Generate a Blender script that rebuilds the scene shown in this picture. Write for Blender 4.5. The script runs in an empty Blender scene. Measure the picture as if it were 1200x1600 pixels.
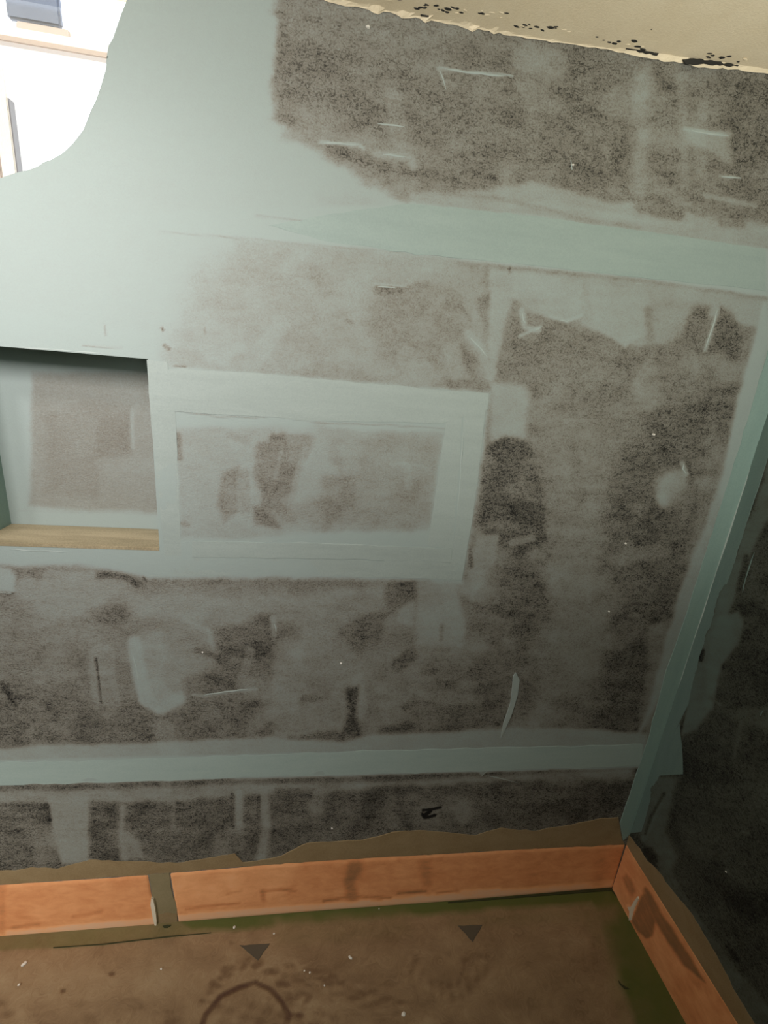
import bpy, bmesh, math
import numpy as np
from mathutils import Matrix, Vector
from mathutils.geometry import tessellate_polygon

sc = bpy.context.scene
COL = sc.collection
# ------------------------------------------------------------------ camera
FPX, YAW, PIT, ROL = 735.05, -0.15203, -0.30563, 0.09077
CAM = np.array([0.0, -1.0, 1.602])
M3 = (Matrix.Rotation(YAW, 3, 'Z') @ Matrix.Rotation(math.pi/2+PIT, 3, 'X') @ Matrix.Rotation(ROL, 3, 'Z'))
cd = bpy.data.cameras.new('camera'); cam = bpy.data.objects.new('camera', cd); COL.objects.link(cam)
cd.sensor_fit = 'VERTICAL'; cd.sensor_height = 36.0; cd.lens = FPX/1600*36.0
cd.clip_start = 0.01
cam.matrix_world = Matrix.Translation(Vector(CAM)) @ M3.to_4x4()
sc.camera = cam
RM = np.array(M3)
# ------------------------------------------------------------------ world, lights, exposure
sc.view_settings.view_transform = 'Standard'; sc.view_settings.look = 'None'
sc.view_settings.gamma = 1; sc.view_settings.use_curve_mapping = False
sc.view_settings.exposure = 0.0
w = bpy.data.worlds.new('sky'); sc.world = w; w.use_nodes = True
bg = w.node_tree.nodes['Background']; bg.inputs[0].default_value = (0.93, 0.97, 1.0, 1); bg.inputs[1].default_value = 3.0

def area(name, loc, target, size, sizey, power, color, spread=180):
    l = bpy.data.lights.new(name, 'AREA'); l.shape = 'RECTANGLE'; l.size = size; l.size_y = sizey
    l.energy = power; l.color = color; l.spread = math.radians(spread)
    o = bpy.data.objects.new(name, l); COL.objects.link(o); o.location = loc
    o.rotation_euler = (Vector(target)-Vector(loc)).to_track_quat('-Z', 'Y').to_euler()
    return o
def spot(name, loc, target, power, color, angle, blend, radius):
    l = bpy.data.lights.new(name, 'SPOT'); l.energy = power; l.color = color
    l.spot_size = math.radians(angle); l.spot_blend = blend; l.shadow_soft_size = radius
    o = bpy.data.objects.new(name, l); COL.objects.link(o); o.location = loc
    o.rotation_euler = (Vector(target)-Vector(loc)).to_track_quat('-Z', 'Y').to_euler()
    return o
area('key_fill', (-0.64, -0.95, 2.02), (-0.52, 0, 1.55), 0.5, 0.4, 8.3, (1.0, 0.93, 0.93), 118)  # added lamp out of view, brightens the upper left of the wall
spot('arc_fill', (-0.95, -0.55, 2.1), (-0.35, 0.0, 1.45), 11, (1.0, 0.96, 0.97), 75, 0.7, 0.06)  # added spot out of view, lays a soft-edged pool on the left wall
area('ceiling_fill', (0.5, -1.5, 1.2), (0.75, -0.3, 2.17), 0.5, 0.4, 5.6, (0.98, 0.96, 0.88), 90)  # added lamp behind the camera to lift the ceiling strip
area('low_left_fill', (-1.35, -0.95, 0.9), (-0.75, 0, 0.12), 0.5, 0.4, 2.1, (1.0, 0.95, 0.90), 80)  # added lamp, not a window; brightens the wall foot at left
area('front_fill', (-0.3, -1.9, 1.9), (0.1, 0, 1.0), 0.9, 0.6, 3.5, (0.90, 1.0, 0.93))  # added weak fill behind the camera, no fixture of the room

# ------------------------------------------------------------------ pixel <-> surface maths (a 1200x1600 frame)
def ray(px, py):
    return RM @ np.array([(px-600)/FPX, -(py-800)/FPX, -1.0])
def on_back(px, py, y=0.0):
    d = ray(px, py); return CAM + d*((y-CAM[1])/d[1])
XC = 1.039
ZC = 2.20
def zc(x): return np.interp(x, [-2.0, -.2, .2, .337, .804, 1.05], [2.158, 2.158, 2.161, 2.163, 2.184, 2.196])
def on_right(px, py, x=XC):
    d = ray(px, py); return CAM + d*((x-CAM[0])/d[0])
def on_floor(px, py, z=0.0):
    d = ray(px, py); return CAM + d*((z-CAM[2])/d[2])
def project(P):
    q = (P-CAM) @ RM
    return 600 + FPX*q[:, 0]/(-q[:, 2]), 800 - FPX*q[:, 1]/(-q[:, 2])

rng = np.random.RandomState(7)
def vnoise(u, v, scale, seed):
    g = np.random.RandomState(seed).rand(257, 257)
    a = (u*scale) % 256; b = (v*scale) % 256
    i = a.astype(int); j = b.astype(int); fa = a-i; fb = b-j
    fa = fa*fa*(3-2*fa); fb = fb*fb*(3-2*fb)
    return (g[i, j]*(1-fa)+g[i+1, j]*fa)*(1-fb) + (g[i, j+1]*(1-fa)+g[i+1, j+1]*fa)*fb
def fbm(u, v, scale, seed, octv=4, rough=.55):
    s = 0; a = 1; t = 0
    for k in range(octv):
        s = s + a*vnoise(u+3.7*k, v+1.3*k, scale*2**k, seed+k); t += a; a *= rough
    return s/t
def seg_dist(X, Y, pts, closed):
    d = np.full(X.shape, 1e9); n = len(pts)
    for k in range(n if closed else n-1):
        ax, ay = pts[k]; bx, by = pts[(k+1) % n]
        ex, ey = bx-ax, by-ay; L = ex*ex+ey*ey+1e-9
        t = np.clip(((X-ax)*ex+(Y-ay)*ey)/L, 0, 1)
        d = np.minimum(d, np.hypot(X-ax-t*ex, Y-ay-t*ey))
    return d
def inside(X, Y, pts):
    c = np.zeros(X.shape, bool); n = len(pts)
    for k in range(n):
        x1, y1 = pts[k]; x2, y2 = pts[(k+1) % n]
        if y1 == y2: continue
        c ^= ((y1 > Y) != (y2 > Y)) & (X < (x2-x1)*(Y-y1)/(y2-y1)+x1)
    return c
def sdist(X, Y, pts):
    d = seg_dist(X, Y, pts, True)
    return np.where(inside(X, Y, pts), d, -d)      # positive inside
class Paint:
    """lays coats of compound and stains on a surface as per-vertex values"""
    def __init__(s, X, Y, base):
        s.X, s.Y = X, Y; s.ch = {'coat': np.full(X.shape, float(base)), 'rise': np.zeros(X.shape)}
        s.n1 = fbm(X/100+20, Y/100+20, 3.0, 11)-.5; s.n2 = fbm(X/100+50, Y/100+9, 3.0, 31)-.5
        s.br = fbm(X/100+5, Y/30+5, 3.0, 51)-.5
    def _do(s, m, ch, val, alpha, rag, fn, feather):
        X = s.X[m]+s.n1[m]*rag; Y = s.Y[m]+s.n2[m]*rag
        k = np.clip(fn(X, Y)/max(feather, .1)+.5, 0, 1); k = k*k*(3-2*k)*alpha
        a = s.ch[ch]; a[m] = a[m]*(1-k)+val*k if ch != 'rise' else a[m]+val*k
    def poly(s, pts, val, alpha=1, feather=12, rag=14, ch='coat'):
        p = np.array(pts); q = feather+rag
        m = (s.X > p[:, 0].min()-q) & (s.X < p[:, 0].max()+q) & (s.Y > p[:, 1].min()-q) & (s.Y < p[:, 1].max()+q)
        s._do(m, ch, val, alpha, rag, lambda X, Y: sdist(X, Y, pts), feather)
    def line(s, pts, width, val, alpha=1, feather=4, rag=5, ch='coat'):
        p = np.array(pts); q = feather+rag+width
        m = (s.X > p[:, 0].min()-q) & (s.X < p[:, 0].max()+q) & (s.Y > p[:, 1].min()-q) & (s.Y < p[:, 1].max()+q)
        s._do(m, ch, val, alpha, rag, lambda X, Y: width/2-seg_dist(X, Y, pts, False), feather)
    def blob(s, cx, cy, rx, ry, val, alpha=1, feather=.6, rag=16, ch='coat'):
        q = rag; m = (abs(s.X-cx) < rx*1.5+q) & (abs(s.Y-cy) < ry*1.5+q); r = min(rx, ry)
        s._do(m, ch, val, alpha, rag, lambda X, Y: (1-np.hypot((X-cx)/rx, (Y-cy)/ry))*r, feather*r*2)

# ------------------------------------------------------------------ materials
def nt(name):
    m = bpy.data.materials.new(name); m.use_nodes = True; t = m.node_tree
    return m, t, t.nodes['Principled BSDF']
def node(t, kind, **kw):
    n = t.nodes.new(kind)
    for k, v in kw.items():
        if hasattr(n, k): setattr(n, k, v)
    return n
def noise(t, scale, detail=4, rough=.6, dist=0, vec=None):
    n = t.nodes.new('ShaderNodeTexNoise'); n.inputs['Scale'].default_value = scale
    n.inputs['Detail'].default_value = detail; n.inputs['Roughness'].default_value = rough
    n.inputs['Distortion'].default_value = dist
    if vec: t.links.new(vec, n.inputs['Vector'])
    return n.outputs['Fac']
def math_(t, op, a, b=0.0, c=None, clamp=False):
    n = t.nodes.new('ShaderNodeMath'); n.operation = op; n.use_clamp = clamp
    for i, x in enumerate((a, b, c)):
        if x is None: continue
        if isinstance(x, (int, float)): n.inputs[i].default_value = x
        else: t.links.new(x, n.inputs[i])
    return n.outputs[0]
def ramp(t, fac, stops, interp='LINEAR'):
    n = t.nodes.new('ShaderNodeValToRGB'); n.color_ramp.interpolation = interp; e = n.color_ramp.elements
    while len(e) < len(stops): e.new(.5)
    for k, (p, c) in enumerate(stops): e[k].position = p; e[k].color = (*c, 1)
    t.links.new(fac, n.inputs[0]); return n.outputs[0]
def mapping(t, scale):
    tc = t.nodes.new('ShaderNodeTexCoord'); mp = t.nodes.new('ShaderNodeMapping')
    mp.inputs['Scale'].default_value = scale; t.links.new(tc.outputs['Object'], mp.inputs[0]); return mp.outputs[0]
def bump(t, b, h, strength, dist=.002):
    n = t.nodes.new('ShaderNodeBump'); n.inputs['Strength'].default_value = strength; n.inputs['Distance'].default_value = dist
    t.links.new(h, n.inputs['Height']); t.links.new(n.outputs[0], b.inputs['Normal'])

BOARD = [(0.0, (.004, .004, .004)), (.26, (.040, .040, .033)), (.40, (.108, .102, .082)), (.58, (.205, .197, .163)),
         (.74, (.258, .274, .243)), (.90, (.300, .352, .328)), (1.0, (.31, .375, .35))]
def wall_material(name, grain=1.0, dark=1.0):
    m, t, b = nt(name)
    at = t.nodes.new('ShaderNodeAttribute'); at.attribute_name = 'coat'
    v = mapping(t, (1, 1, 1)); vs = mapping(t, (1, 1, 1.5))
    worm = noise(t, 130, 3, .62, 1.6, vs); fine = noise(t, 330, 3, .75, 0, v); big = noise(t, 9, 5, .68, .8, v)
    sm = t.nodes.new('ShaderNodeMapRange'); sm.interpolation_type = 'SMOOTHSTEP'
    t.links.new(worm, sm.inputs[0]); sm.inputs[1].default_value = .40; sm.inputs[2].default_value = .50
    c = at.outputs['Fac']
    bare = math_(t, 'SUBTRACT', 1.0, c, clamp=True)
    bare = math_(t, 'MULTIPLY', bare, math_(t, 'MULTIPLY_ADD', bare, .75, .42))
    g = math_(t, 'SUBTRACT', sm.outputs[0], .75); f = math_(t, 'SUBTRACT', fine, .5); bg_ = math_(t, 'SUBTRACT', big, .5)
    v1 = math_(t, 'MULTIPLY_ADD', g, math_(t, 'MULTIPLY', bare, .42*grain), c)
    v2 = math_(t, 'MULTIPLY_ADD', f, math_(t, 'MULTIPLY_ADD', bare, 1.0, .22), v1)
    v3 = math_(t, 'MULTIPLY_ADD', bg_, math_(t, 'MULTIPLY_ADD', bare, .6, .12), v2)
    # attribute range -0.6..1 is put on the ramp 0..1
    fac = math_(t, 'MULTIPLY_ADD', v3, 1/1.6, .6/1.6, clamp=True)
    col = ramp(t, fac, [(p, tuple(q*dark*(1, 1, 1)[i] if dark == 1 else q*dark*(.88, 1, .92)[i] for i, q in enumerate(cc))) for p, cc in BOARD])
    t.links.new(col, b.inputs['Base Color']); b.inputs['Roughness'].default_value = .78
    b.inputs['Specular IOR Level'].default_value = .3
    h = math_(t, 'MULTIPLY', worm, math_(t, 'MULTIPLY_ADD', bare, 1.0, .06))
    h2 = math_(t, 'MULTIPLY_ADD', fine, .12, h)
    bump(t, b, h2, .9, .003); return m
def compound_material(name, c0, c1, stretch=(1, 1, 1), rough=.6, var=.5, bumpn=.25):
    m, t, b = nt(name)
    v = mapping(t, stretch); a = noise(t, 14, 5, .6, .4, v); f = noise(t, 300, 3, .7, 0, mapping(t, (1, 1, 1)))
    s = math_(t, 'MULTIPLY_ADD', math_(t, 'SUBTRACT', f, .5), .9, a)
    col = ramp(t, s, [(.5-var*.5, c0), (.5+var*.5, c1)]); t.links.new(col, b.inputs['Base Color'])
    b.inputs['Roughness'].default_value = rough; b.inputs['Specular IOR Level'].default_value = .3
    bump(t, b, s, bumpn, .002); return m
def plain(name, col, rough=.6, emit=0):
    m, t, b = nt(name); b.inputs['Base Color'].default_value = (*col, 1); b.inputs['Roughness'].default_value = rough
    f = noise(t, 60, 3, .6); c = ramp(t, f, [(.3, tuple(x*.88 for x in col)), (.7, tuple(min(1, x*1.1) for x in col))])
    t.links.new(c, b.inputs['Base Color']); return m
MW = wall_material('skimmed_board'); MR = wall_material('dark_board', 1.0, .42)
MT = compound_material('joint_compound', (.295, .350, .322), (.335, .395, .365), (.35, .35, 2.5))
MTC = compound_material('corner_compound', (.225, .33, .295), (.265, .375, .335), (2.5, 2.5, .35))
MTD = compound_material('shaded_compound', (.125, .185, .165), (.155, .22, .195), (2.5, 2.5, .35))  # same compound darkened: the right wall's shade is put into its colour
MTU = compound_material('smooth_compound', (.262, .335, .305), (.30, .375, .342), (.35, .35, 2.5))
MTL = compound_material('pale_compound', (.31, .395, .365), (.355, .44, .405), (.35, .35, 2.5))
MRI = compound_material('ridge_compound', (.32, .38, .352), (.36, .415, .385))
MOR = compound_material('orange_fleece', (.74, .295, .135), (.90, .41, .22), (1, 1, 2.2), .8, .4, .2)
MSL = compound_material('thin_set_film', (.70, .36, .21), (.80, .48, .31), (1, 1, 5), .7, .4, .2)
MTA = compound_material('tan_adhesive', (.25, .178, .088), (.32, .24, .13), (1, 1, 1.5), .7, .5, .2)
MGR = compound_material('grey_adhesive', (.23, .195, .105), (.29, .245, .14), (1, 1, 1), .7, .5, .2)
MSI = compound_material('sill_adhesive', (.27, .23, .14), (.43, .36, .23), (.3, 2, 1), .6, .35, .2)
MCE = compound_material('cream_paint', (.84, .72, .50), (.90, .79, .57), (1, 1, 1), .6, .4, .35)
MCR = plain('cream_plastic', (.80, .74, .58)); MCD = plain('plaster_crumb', (.80, .78, .70))
MFR = plain('pale_frame', (.78, .75, .68)); MBE = plain('beige_ledge', (.46, .38, .32)); MBL = plain('slate_panel', (.13, .15, .20))
MGY = plain('grey_triangle', (.09, .075, .05)); MBK = plain('gap_shade_black', (.035, .04, .012)); MGM = plain('grey_mullion', (.20, .19, .19)); MRM = plain('room_paint', (.42, .41, .37))

# ------------------------------------------------------------------ mesh helpers
def link(name, me, mat, parent=None):
    o = bpy.data.objects.new(name, me); COL.objects.link(o)
    if mat: me.materials.append(mat)
    if parent: o.parent = parent
    return o
def mesh(name, vs, fs, mat, parent=None, smooth=False):
    me = bpy.data.meshes.new(name); me.from_pydata([tuple(map(float, v)) for v in vs], [], fs); me.update()
    if smooth: me.polygons.foreach_set('use_smooth', [True]*len(me.polygons))
    return link(name, me, mat, parent)
def grid_mesh(name, P, keep, attrs, mat, parent=None):
    """P (n,m,3) grid, keep (n-1,m-1) faces"""
    n, m_ = P.shape[:2]; idx = np.arange(n*m_).reshape(n, m_)
    q = np.stack([idx[:-1, :-1], idx[1:, :-1], idx[1:, 1:], idx[:-1, 1:]], -1)[keep]
    used = np.unique(q); remap = np.full(n*m_, -1); remap[used] = np.arange(len(used)); q = remap[q]
    me = bpy.data.meshes.new(name); me.vertices.add(len(used)); me.vertices.foreach_set('co', P.reshape(-1, 3)[used].astype(np.float32).ravel())
    me.loops.add(q.size); me.loops.foreach_set('vertex_index', q.ravel().astype(np.int32))
    me.polygons.add(len(q)); me.polygons.foreach_set('loop_start', (np.arange(len(q))*4).astype(np.int32))
    me.polygons.foreach_set('use_smooth', np.ones(len(q), bool))
    me.update(calc_edges=True)
    for k, a in attrs.items():
        A = me.attributes.new(k, 'FLOAT', 'POINT'); A.data.foreach_set('value', a.ravel()[used].astype(np.float32))
    return link(name, me, mat, parent)
def dense(pts, step, rag=0, seed=0, closed=True):
    r = np.random.RandomState(seed); out = []; n = len(pts)
    for k in range(n if closed else n-1):
        a = np.array(pts[k], float); b = np.array(pts[(k+1) % n], float); L = np.linalg.norm(b-a); c = max(1, int(L/step))
        nrm = np.array([-(b-a)[1], (b-a)[0]])/(L+1e-9)
        for i in range(c):
            out.append(a+(b-a)*i/c+nrm*(r.randn()*rag if i else 0))
    if not closed: out.append(np.array(pts[-1], float))
    return out
def slab(name, pts, surf, nrm, thick, mat, parent=None, rag=0, step=14, seed=1, lift=0.0, inset=.0):
    """thin layer with its own outline laid on a plane; pts are frame points, surf maps them onto it"""
    q = dense(pts, step, rag, seed) if rag else [np.array(p, float) for p in pts]
    base = [surf(*p) for p in q]; nv = np.array(nrm, float)
    cen = sum(base)/len(base)
    lo = [p+nv*(lift-.0022) for p in base]
    hi = []
    n = len(base)
    for i in range(n):
        t = base[(i+1) % n]-base[i-1]; s = np.cross(nv, t); s /= (np.linalg.norm(s)+1e-9)
        hi.append((base[i], s))
    area2 = sum(np.dot(np.cross(base[i]-cen, base[(i+1) % n]-cen), nv) for i in range(n))
    sg = 1 if area2 > 0 else -1
    top = [p+s*sg*inset+nv*(thick+lift) for p, s in hi]
    ax = [i for i in range(3) if abs(nv[i]) < .5]
    tri = tessellate_polygon([[Vector((p[ax[0]], p[ax[1]], 0)) for p in top]])
    fs = []
    for t in tri:
        a, b, c = (top[i] for i in t)
        fs.append(tuple(t) if np.dot(np.cross(b-a, c-a), nv) > 0 else tuple(t[::-1]))
    for i in range(n):
        j = (i+1) % n; fs.append((n+i, n+j, j, i) if sg > 0 else (n+j, n+i, i, j))
    me = bpy.data.meshes.new(name); me.from_pydata([tuple(map(float, v)) for v in top+lo], [], fs); me.update()
    return link(name, me, mat, parent)
def bead(name, pts, width, height, surf, nrm, mat, parent=None, rag=0.6, seed=3, step=12):
    """a thin raised rib of compound following a line; tapered to both ends"""
    q = dense(pts, step, rag, seed, False); P = [surf(*p) for p in q]; nv = np.array(nrm, float); n = len(P)
    r = np.random.RandomState(seed); vs = []; fs = []
    for i in range(n):
        t = P[min(i+1, n-1)]-P[max(i-1, 0)]; s = np.cross(nv, t); s /= np.linalg.norm(s)+1e-9
        k = min(1, 1.2*math.sin(math.pi*(i+.15)/(n-.7)) + .12)*(1+.25*r.randn()*.5); w_ = width*.5*k
        for a, h in ((-1, 0), (-.45, .85), (.45, .85), (1, 0)): vs.append(P[i]+s*a*w_+nv*(height*h*k-.0002))
        if i:
            o = (i-1)*4
            for j in range(3): fs.append((o+j, o+j+1, o+j+5, o+j+4))
    return mesh(name, vs, fs, mat, parent, True)
def box(name, lo, hi, mat, parent=None, bevel=0.0):
    bm = bmesh.new(); bmesh.ops.create_cube(bm, size=1)
    for v in bm.verts: v.co = Vector([(lo[i]+hi[i])/2+v.co[i]*(hi[i]-lo[i]) for i in range(3)])
    if bevel: bmesh.ops.bevel(bm, geom=bm.edges[:], offset=bevel, segments=2, affect='EDGES')
    me = bpy.data.meshes.new(name); bm.to_mesh(me); bm.free(); return link(name, me, mat, parent)
def struct(o): o['kind'] = 'structure'; return o
def tag(o, label, cat, group=None):
    o['label'] = label; o['category'] = cat
    if group: o['group'] = group
    return o
NB = (0, -1, 0); NR = (-1, 0, 0); NF = (0, 0, 1)

# ================================================================== BACK WALL
S = 0.0032
xs = np.arange(-1.30, XC+S/2, S); xs[-1] = XC
zs = np.arange(0, ZC+S/2, S); zs[-1] = ZC
GX, GZ = np.meshgrid(xs, zs, indexing='ij')
# niche opening: rows/columns are moved onto its edges
NX0, NX1, NZ0, NZ1, ND = -0.685, -0.331, 1.177, 1.570, 0.11
def snap(arr, v): k = abs(arr-v).argmin(); arr[k] = v; return k
i0, i1 = snap(xs, NX0), snap(xs, NX1); k0, k1 = snap(zs, NZ0), snap(zs, NZ1)
GX, GZ = np.meshgrid(xs, zs, indexing='ij')
# curved opening of the wall end at the top left
curve_px = [(230, -70), (206, -22), (199, 0), (190, 22), (177, 60), (170, 72), (167, 90), (166, 108), (158, 135), (150, 158), (143, 172),
            (131, 203), (115, 224), (98, 240), (80, 250), (68, 254), (60, 260), (45, 266), (30, 269), (0, 279), (-60, 290), (-160, 300)]
cv = [on_back(*p)[[0, 2]] for p in curve_px]
hole = [(-0.20, ZC+.1)] + [tuple(c) for c in cv] + [(-1.05, 1.84), (-1.12, 1.95), (-1.12, ZC+.1)]
hole[0] = (cv[0][0], ZC+.1)
sd = sdist(GX, GZ, hole)
e = 1e-4
inn = sd > 0; near = inn & (sd < S*1.3)
gx_ = (sdist(GX[near]+e, GZ[near], hole)-sd[near])/e; gz_ = (sdist(GX[near], GZ[near]+e, hole)-sd[near])/e
GX[near] -= gx_*sd[near]; GZ[near] -= gz_*sd[near]; GZ = np.minimum(GZ, ZC)
cut = inn & ~near
keep = ~(cut[:-1, :-1] | cut[1:, :-1] | cut[:-1, 1:] | cut[1:, 1:])
keep[i0:i1, k0:k1] = False
P = np.stack([GX, np.zeros_like(GX), GZ], -1)
U, V = project(P.reshape(-1, 3)); U = U.reshape(GX.shape); V = V.reshape(GX.shape)
pt = Paint(U, V, .33)
A = pt.poly; L = pt.line; B = pt.blob
# pale, fully skimmed upper left
A([(-200, -100), (432, -100), (428, 190), (520, 250), (640, 320), (700, 400), (560, 470), (360, 480), (300, 600), (-200, 600)], .93, 1, 30, 30)
A([(560, 300), (700, 410), (760, 560), (250, 600), (300, 420)], .72, 1, 60, 40)
# bare board at the top right
A([(432, 20), (800, 45), (1210, 112), (1210, 380), (1000, 330), (830, 300), (660, 285), (560, 250), (428, 185)], .22, .8, 16, 14)
A([(440, 5), (600, 0), (800, 30), (830, 70), (700, 120), (440, 70)], .42, .6, 30, 20)
A([(800, 60), (880, 70), (870, 160), (830, 200), (800, 150)], .5, .6, 40, 30)
A([(470, 165), (560, 205), (700, 235), (700, 260), (560, 262), (440, 215)], .5, .75, 26, 20)
L([(520, 232), (570, 248), (600, 262)], 18, .12, .8, 10, 8)
L([(500, 222), (560, 226), (568, 232)], 5, .85, .9, 4, 2)
L([(590, 240), (640, 246), (646, 262)], 12, .68, .8, 10, 4)
A([(685, 106), (790, 118), (780, 150), (700, 140)], .42, .7, 12, 6)
L([(685, 106), (730, 113), (800, 119)], 4, .9, .9, 3, 2)
L([(685, 106), (696, 135)], 4, .7, .8, 3, 2)
L([(1005, 110), (1000, 180), (1000, 300)], 24, .55, .8, 22, 12)
L([(1065, 120), (1070, 230), (1066, 320)], 16, .5, .7, 18, 12)
A([(1070, 200), (1142, 206), (1145, 262), (1115, 240), (1075, 225)], .62, .85, 14, 8)
L([(1070, 202), (1142, 212)], 6, .85, .85, 5, 2)
A([(980, 265), (1030, 275), (1090, 325), (1050, 320)], .5, .7, 14, 8)
L([(1125, 275), (1155, 277)], 4, .7, .8, 4, 2); L([(1100, 305), (1180, 322)], 8, .65, .8, 6, 4)
L([(1120, 290), (1165, 300)], 5, .12, .8, 6, 3)
A([(1110, 120), (1210, 130), (1210, 330), (1150, 300), (1140, 200)], .12, .7, 30, 20)
L([(760, 277), (775, 279)], 6, -.1, .8, 4, 1)
# feathering above the upper joint
A([(640, 300), (760, 300), (830, 283), (900, 300), (960, 318), (1010, 316), (1100, 340), (1210, 350), (1210, 400), (640, 330)], .72, .9, 12, 12)
L([(800, 318), (900, 325), (1000, 345), (1080, 352)], 10, .8, .7, 10, 6)
L([(690, 302), (790, 312), (900, 340), (1000, 357)], 6, .42, .6, 8, 6)
L([(1000, 322), (1060, 338)], 18, .25, .8, 10, 8)
L([(1130, 345), (1160, 352)], 14, .3, .7, 10, 8)
# band zone (under the joint tape)
A([(250, 330), (640, 318), (860, 342), (1210, 392), (1210, 466), (1000, 436), (840, 420), (640, 398), (400, 374), (250, 362)], .97, 1, 10, 5)
# middle field between joint and niche
A([(370, 385), (560, 395), (700, 405), (760, 415), (765, 590), (640, 600), (450, 588), (360, 560), (330, 460)], .66, .8, 30, 26)
A([(590, 440), (660, 445), (700, 440), (730, 460), (740, 560), (690, 585), (600, 570), (570, 510)], .42, .8, 40, 30)
L([(590, 452), (625, 454)], 14, .25, .8, 8, 6); L([(585, 444), (640, 448)], 4, .85, .8, 4, 2)
L([(640, 448), (665, 444)], 10, .4, .8, 8, 4)
L([(470, 420), (500, 428), (512, 450)], 26, .58, .7, 14, 10)
A([(430, 500), (480, 470), (540, 500), (500, 560), (440, 550)], .58, .7, 30, 20)
L([(540, 500), (551, 505)], 5, .3, .7, 5, 2)
A([(745, 465), (775, 460), (785, 500), (765, 515), (750, 490)], .14, .75, 14, 10)
A([(720, 540), (750, 565), (740, 590), (722, 580)], .2, .6, 14, 10)
L([(730, 520), (760, 555), (765, 590)], 12, .75, .8, 10, 6); L([(718, 475), (735, 500)], 5, .2, .6, 5, 3)
# right field, under the upper joint
A([(765, 420), (1000, 440), (1210, 470), (1210, 520), (1110, 495), (1060, 480), (1050, 530), (985, 545), (930, 520), (900, 500),
   (850, 498), (800, 470), (800, 560), (765, 590)], .70, .95, 10, 10)
A([(800, 480), (850, 500), (930, 520), (1000, 545), (1090, 560), (1150, 600), (1140, 700), (1050, 720), (920, 700), (830, 620), (775, 600), (790, 500)], .30, .85, 10, 14)
A([(800, 425), (910, 440), (908, 492), (885, 503), (850, 492), (838, 470), (800, 465)], .76, .9, 8, 6)
L([(858, 495), (885, 502), (908, 492)], 5, .88, .8, 4, 2)
L([(815, 485), (820, 510), (840, 516)], 9, .8, .8, 5, 5); L([(812, 525), (845, 510)], 5, .85, .8, 4, 2)
A([(920, 445), (1010, 455), (1008, 520), (990, 532), (975, 545), (962, 530), (930, 515)], .74, .9, 7, 7)
A([(1015, 460), (1080, 470), (1070, 520), (1030, 538), (1018, 510)], .62, .85, 12, 10)
L([(1012, 486), (1016, 530)], 12, .3, .6, 10, 6)
A([(1085, 475), (1108, 478), (1095, 560), (1075, 545), (1068, 520)], .14, .85, 14, 8)
A([(1125, 478), (1145, 490), (1165, 530), (1150, 560), (1105, 550)], .06, .85, 14, 10)
L([(1123, 478), (1112, 515), (1101, 548)], 5, .75, .9, 4, 1)
A([(765, 598), (820, 600), (829, 612), (824, 650), (822, 690), (765, 690)], .78, .85, 14, 6)
A([(822, 620), (920, 640), (930, 700), (900, 760), (830, 720)], .44, .6, 30, 20)
A([(1010, 640), (1150, 600), (1150, 700), (1100, 712), (1000, 740), (960, 690)], .10, .75, 30, 24)
# diagonal paler streak
A([(880, 660), (990, 670), (960, 760), (920, 860), (960, 960), (960, 1060), (880, 1150), (810, 1130), (860, 1000), (850, 900), (880, 780)], .44, .7, 50, 40)
A([(975, 700), (1040, 690), (1130, 800), (1100, 900), (1040, 980), (940, 900), (955, 780)], .08, .8, 36, 30)
A([(1110, 700), (1150, 690), (1120, 800), (1085, 900), (1070, 880)], .45, .7, 22, 12)
B(1048, 765, 22, 26, .72, .9, .5, 8); B(1060, 745, 14, 14, .68, .8, .5, 6); B(1036, 780, 10, 12, .78, .8, .6, 4)
L([(1066, 724), (1072, 740)], 8, .75, .8, 4, 2); B(1080, 780, 30, 26, .2, .6, .6, 10)
# dark board beside the second niche
A([(762, 695), (790, 682), (830, 690), (850, 760), (850, 850), (810, 870), (770, 850), (750, 830), (752, 760)], .02, .9, 12, 12)
A([(790, 690), (840, 700), (860, 740), (840, 800), (800, 780)], .22, .5, 30, 20)
A([(745, 840), (780, 835), (775, 870), (765, 910), (742, 925), (730, 890)], .62, .85, 8, 8)
A([(760, 890), (850, 870), (870, 960), (830, 1010), (770, 960)], .10, .7, 24, 20)
L([(800, 848), (830, 842)], 12, .62, .7, 8, 8); L([(768, 945), (790, 960)], 18, 0, .7, 12, 8); L([(732, 860), (736, 885)], 7, 0, .8, 6, 4)
# dark foot of the right field
A([(960, 960), (1000, 930), (1060, 970), (1030, 1060), (1000, 1140), (900, 1150), (940, 1060)], .0, .8, 26, 20)
A([(1010, 980), (1060, 960), (1035, 1060), (1015, 1140), (1000, 1120), (1014, 1040)], .42, .8, 14, 8)
A([(860, 1100), (950, 1060), (930, 1140), (860, 1145)], .2, .6, 20, 16)
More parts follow.
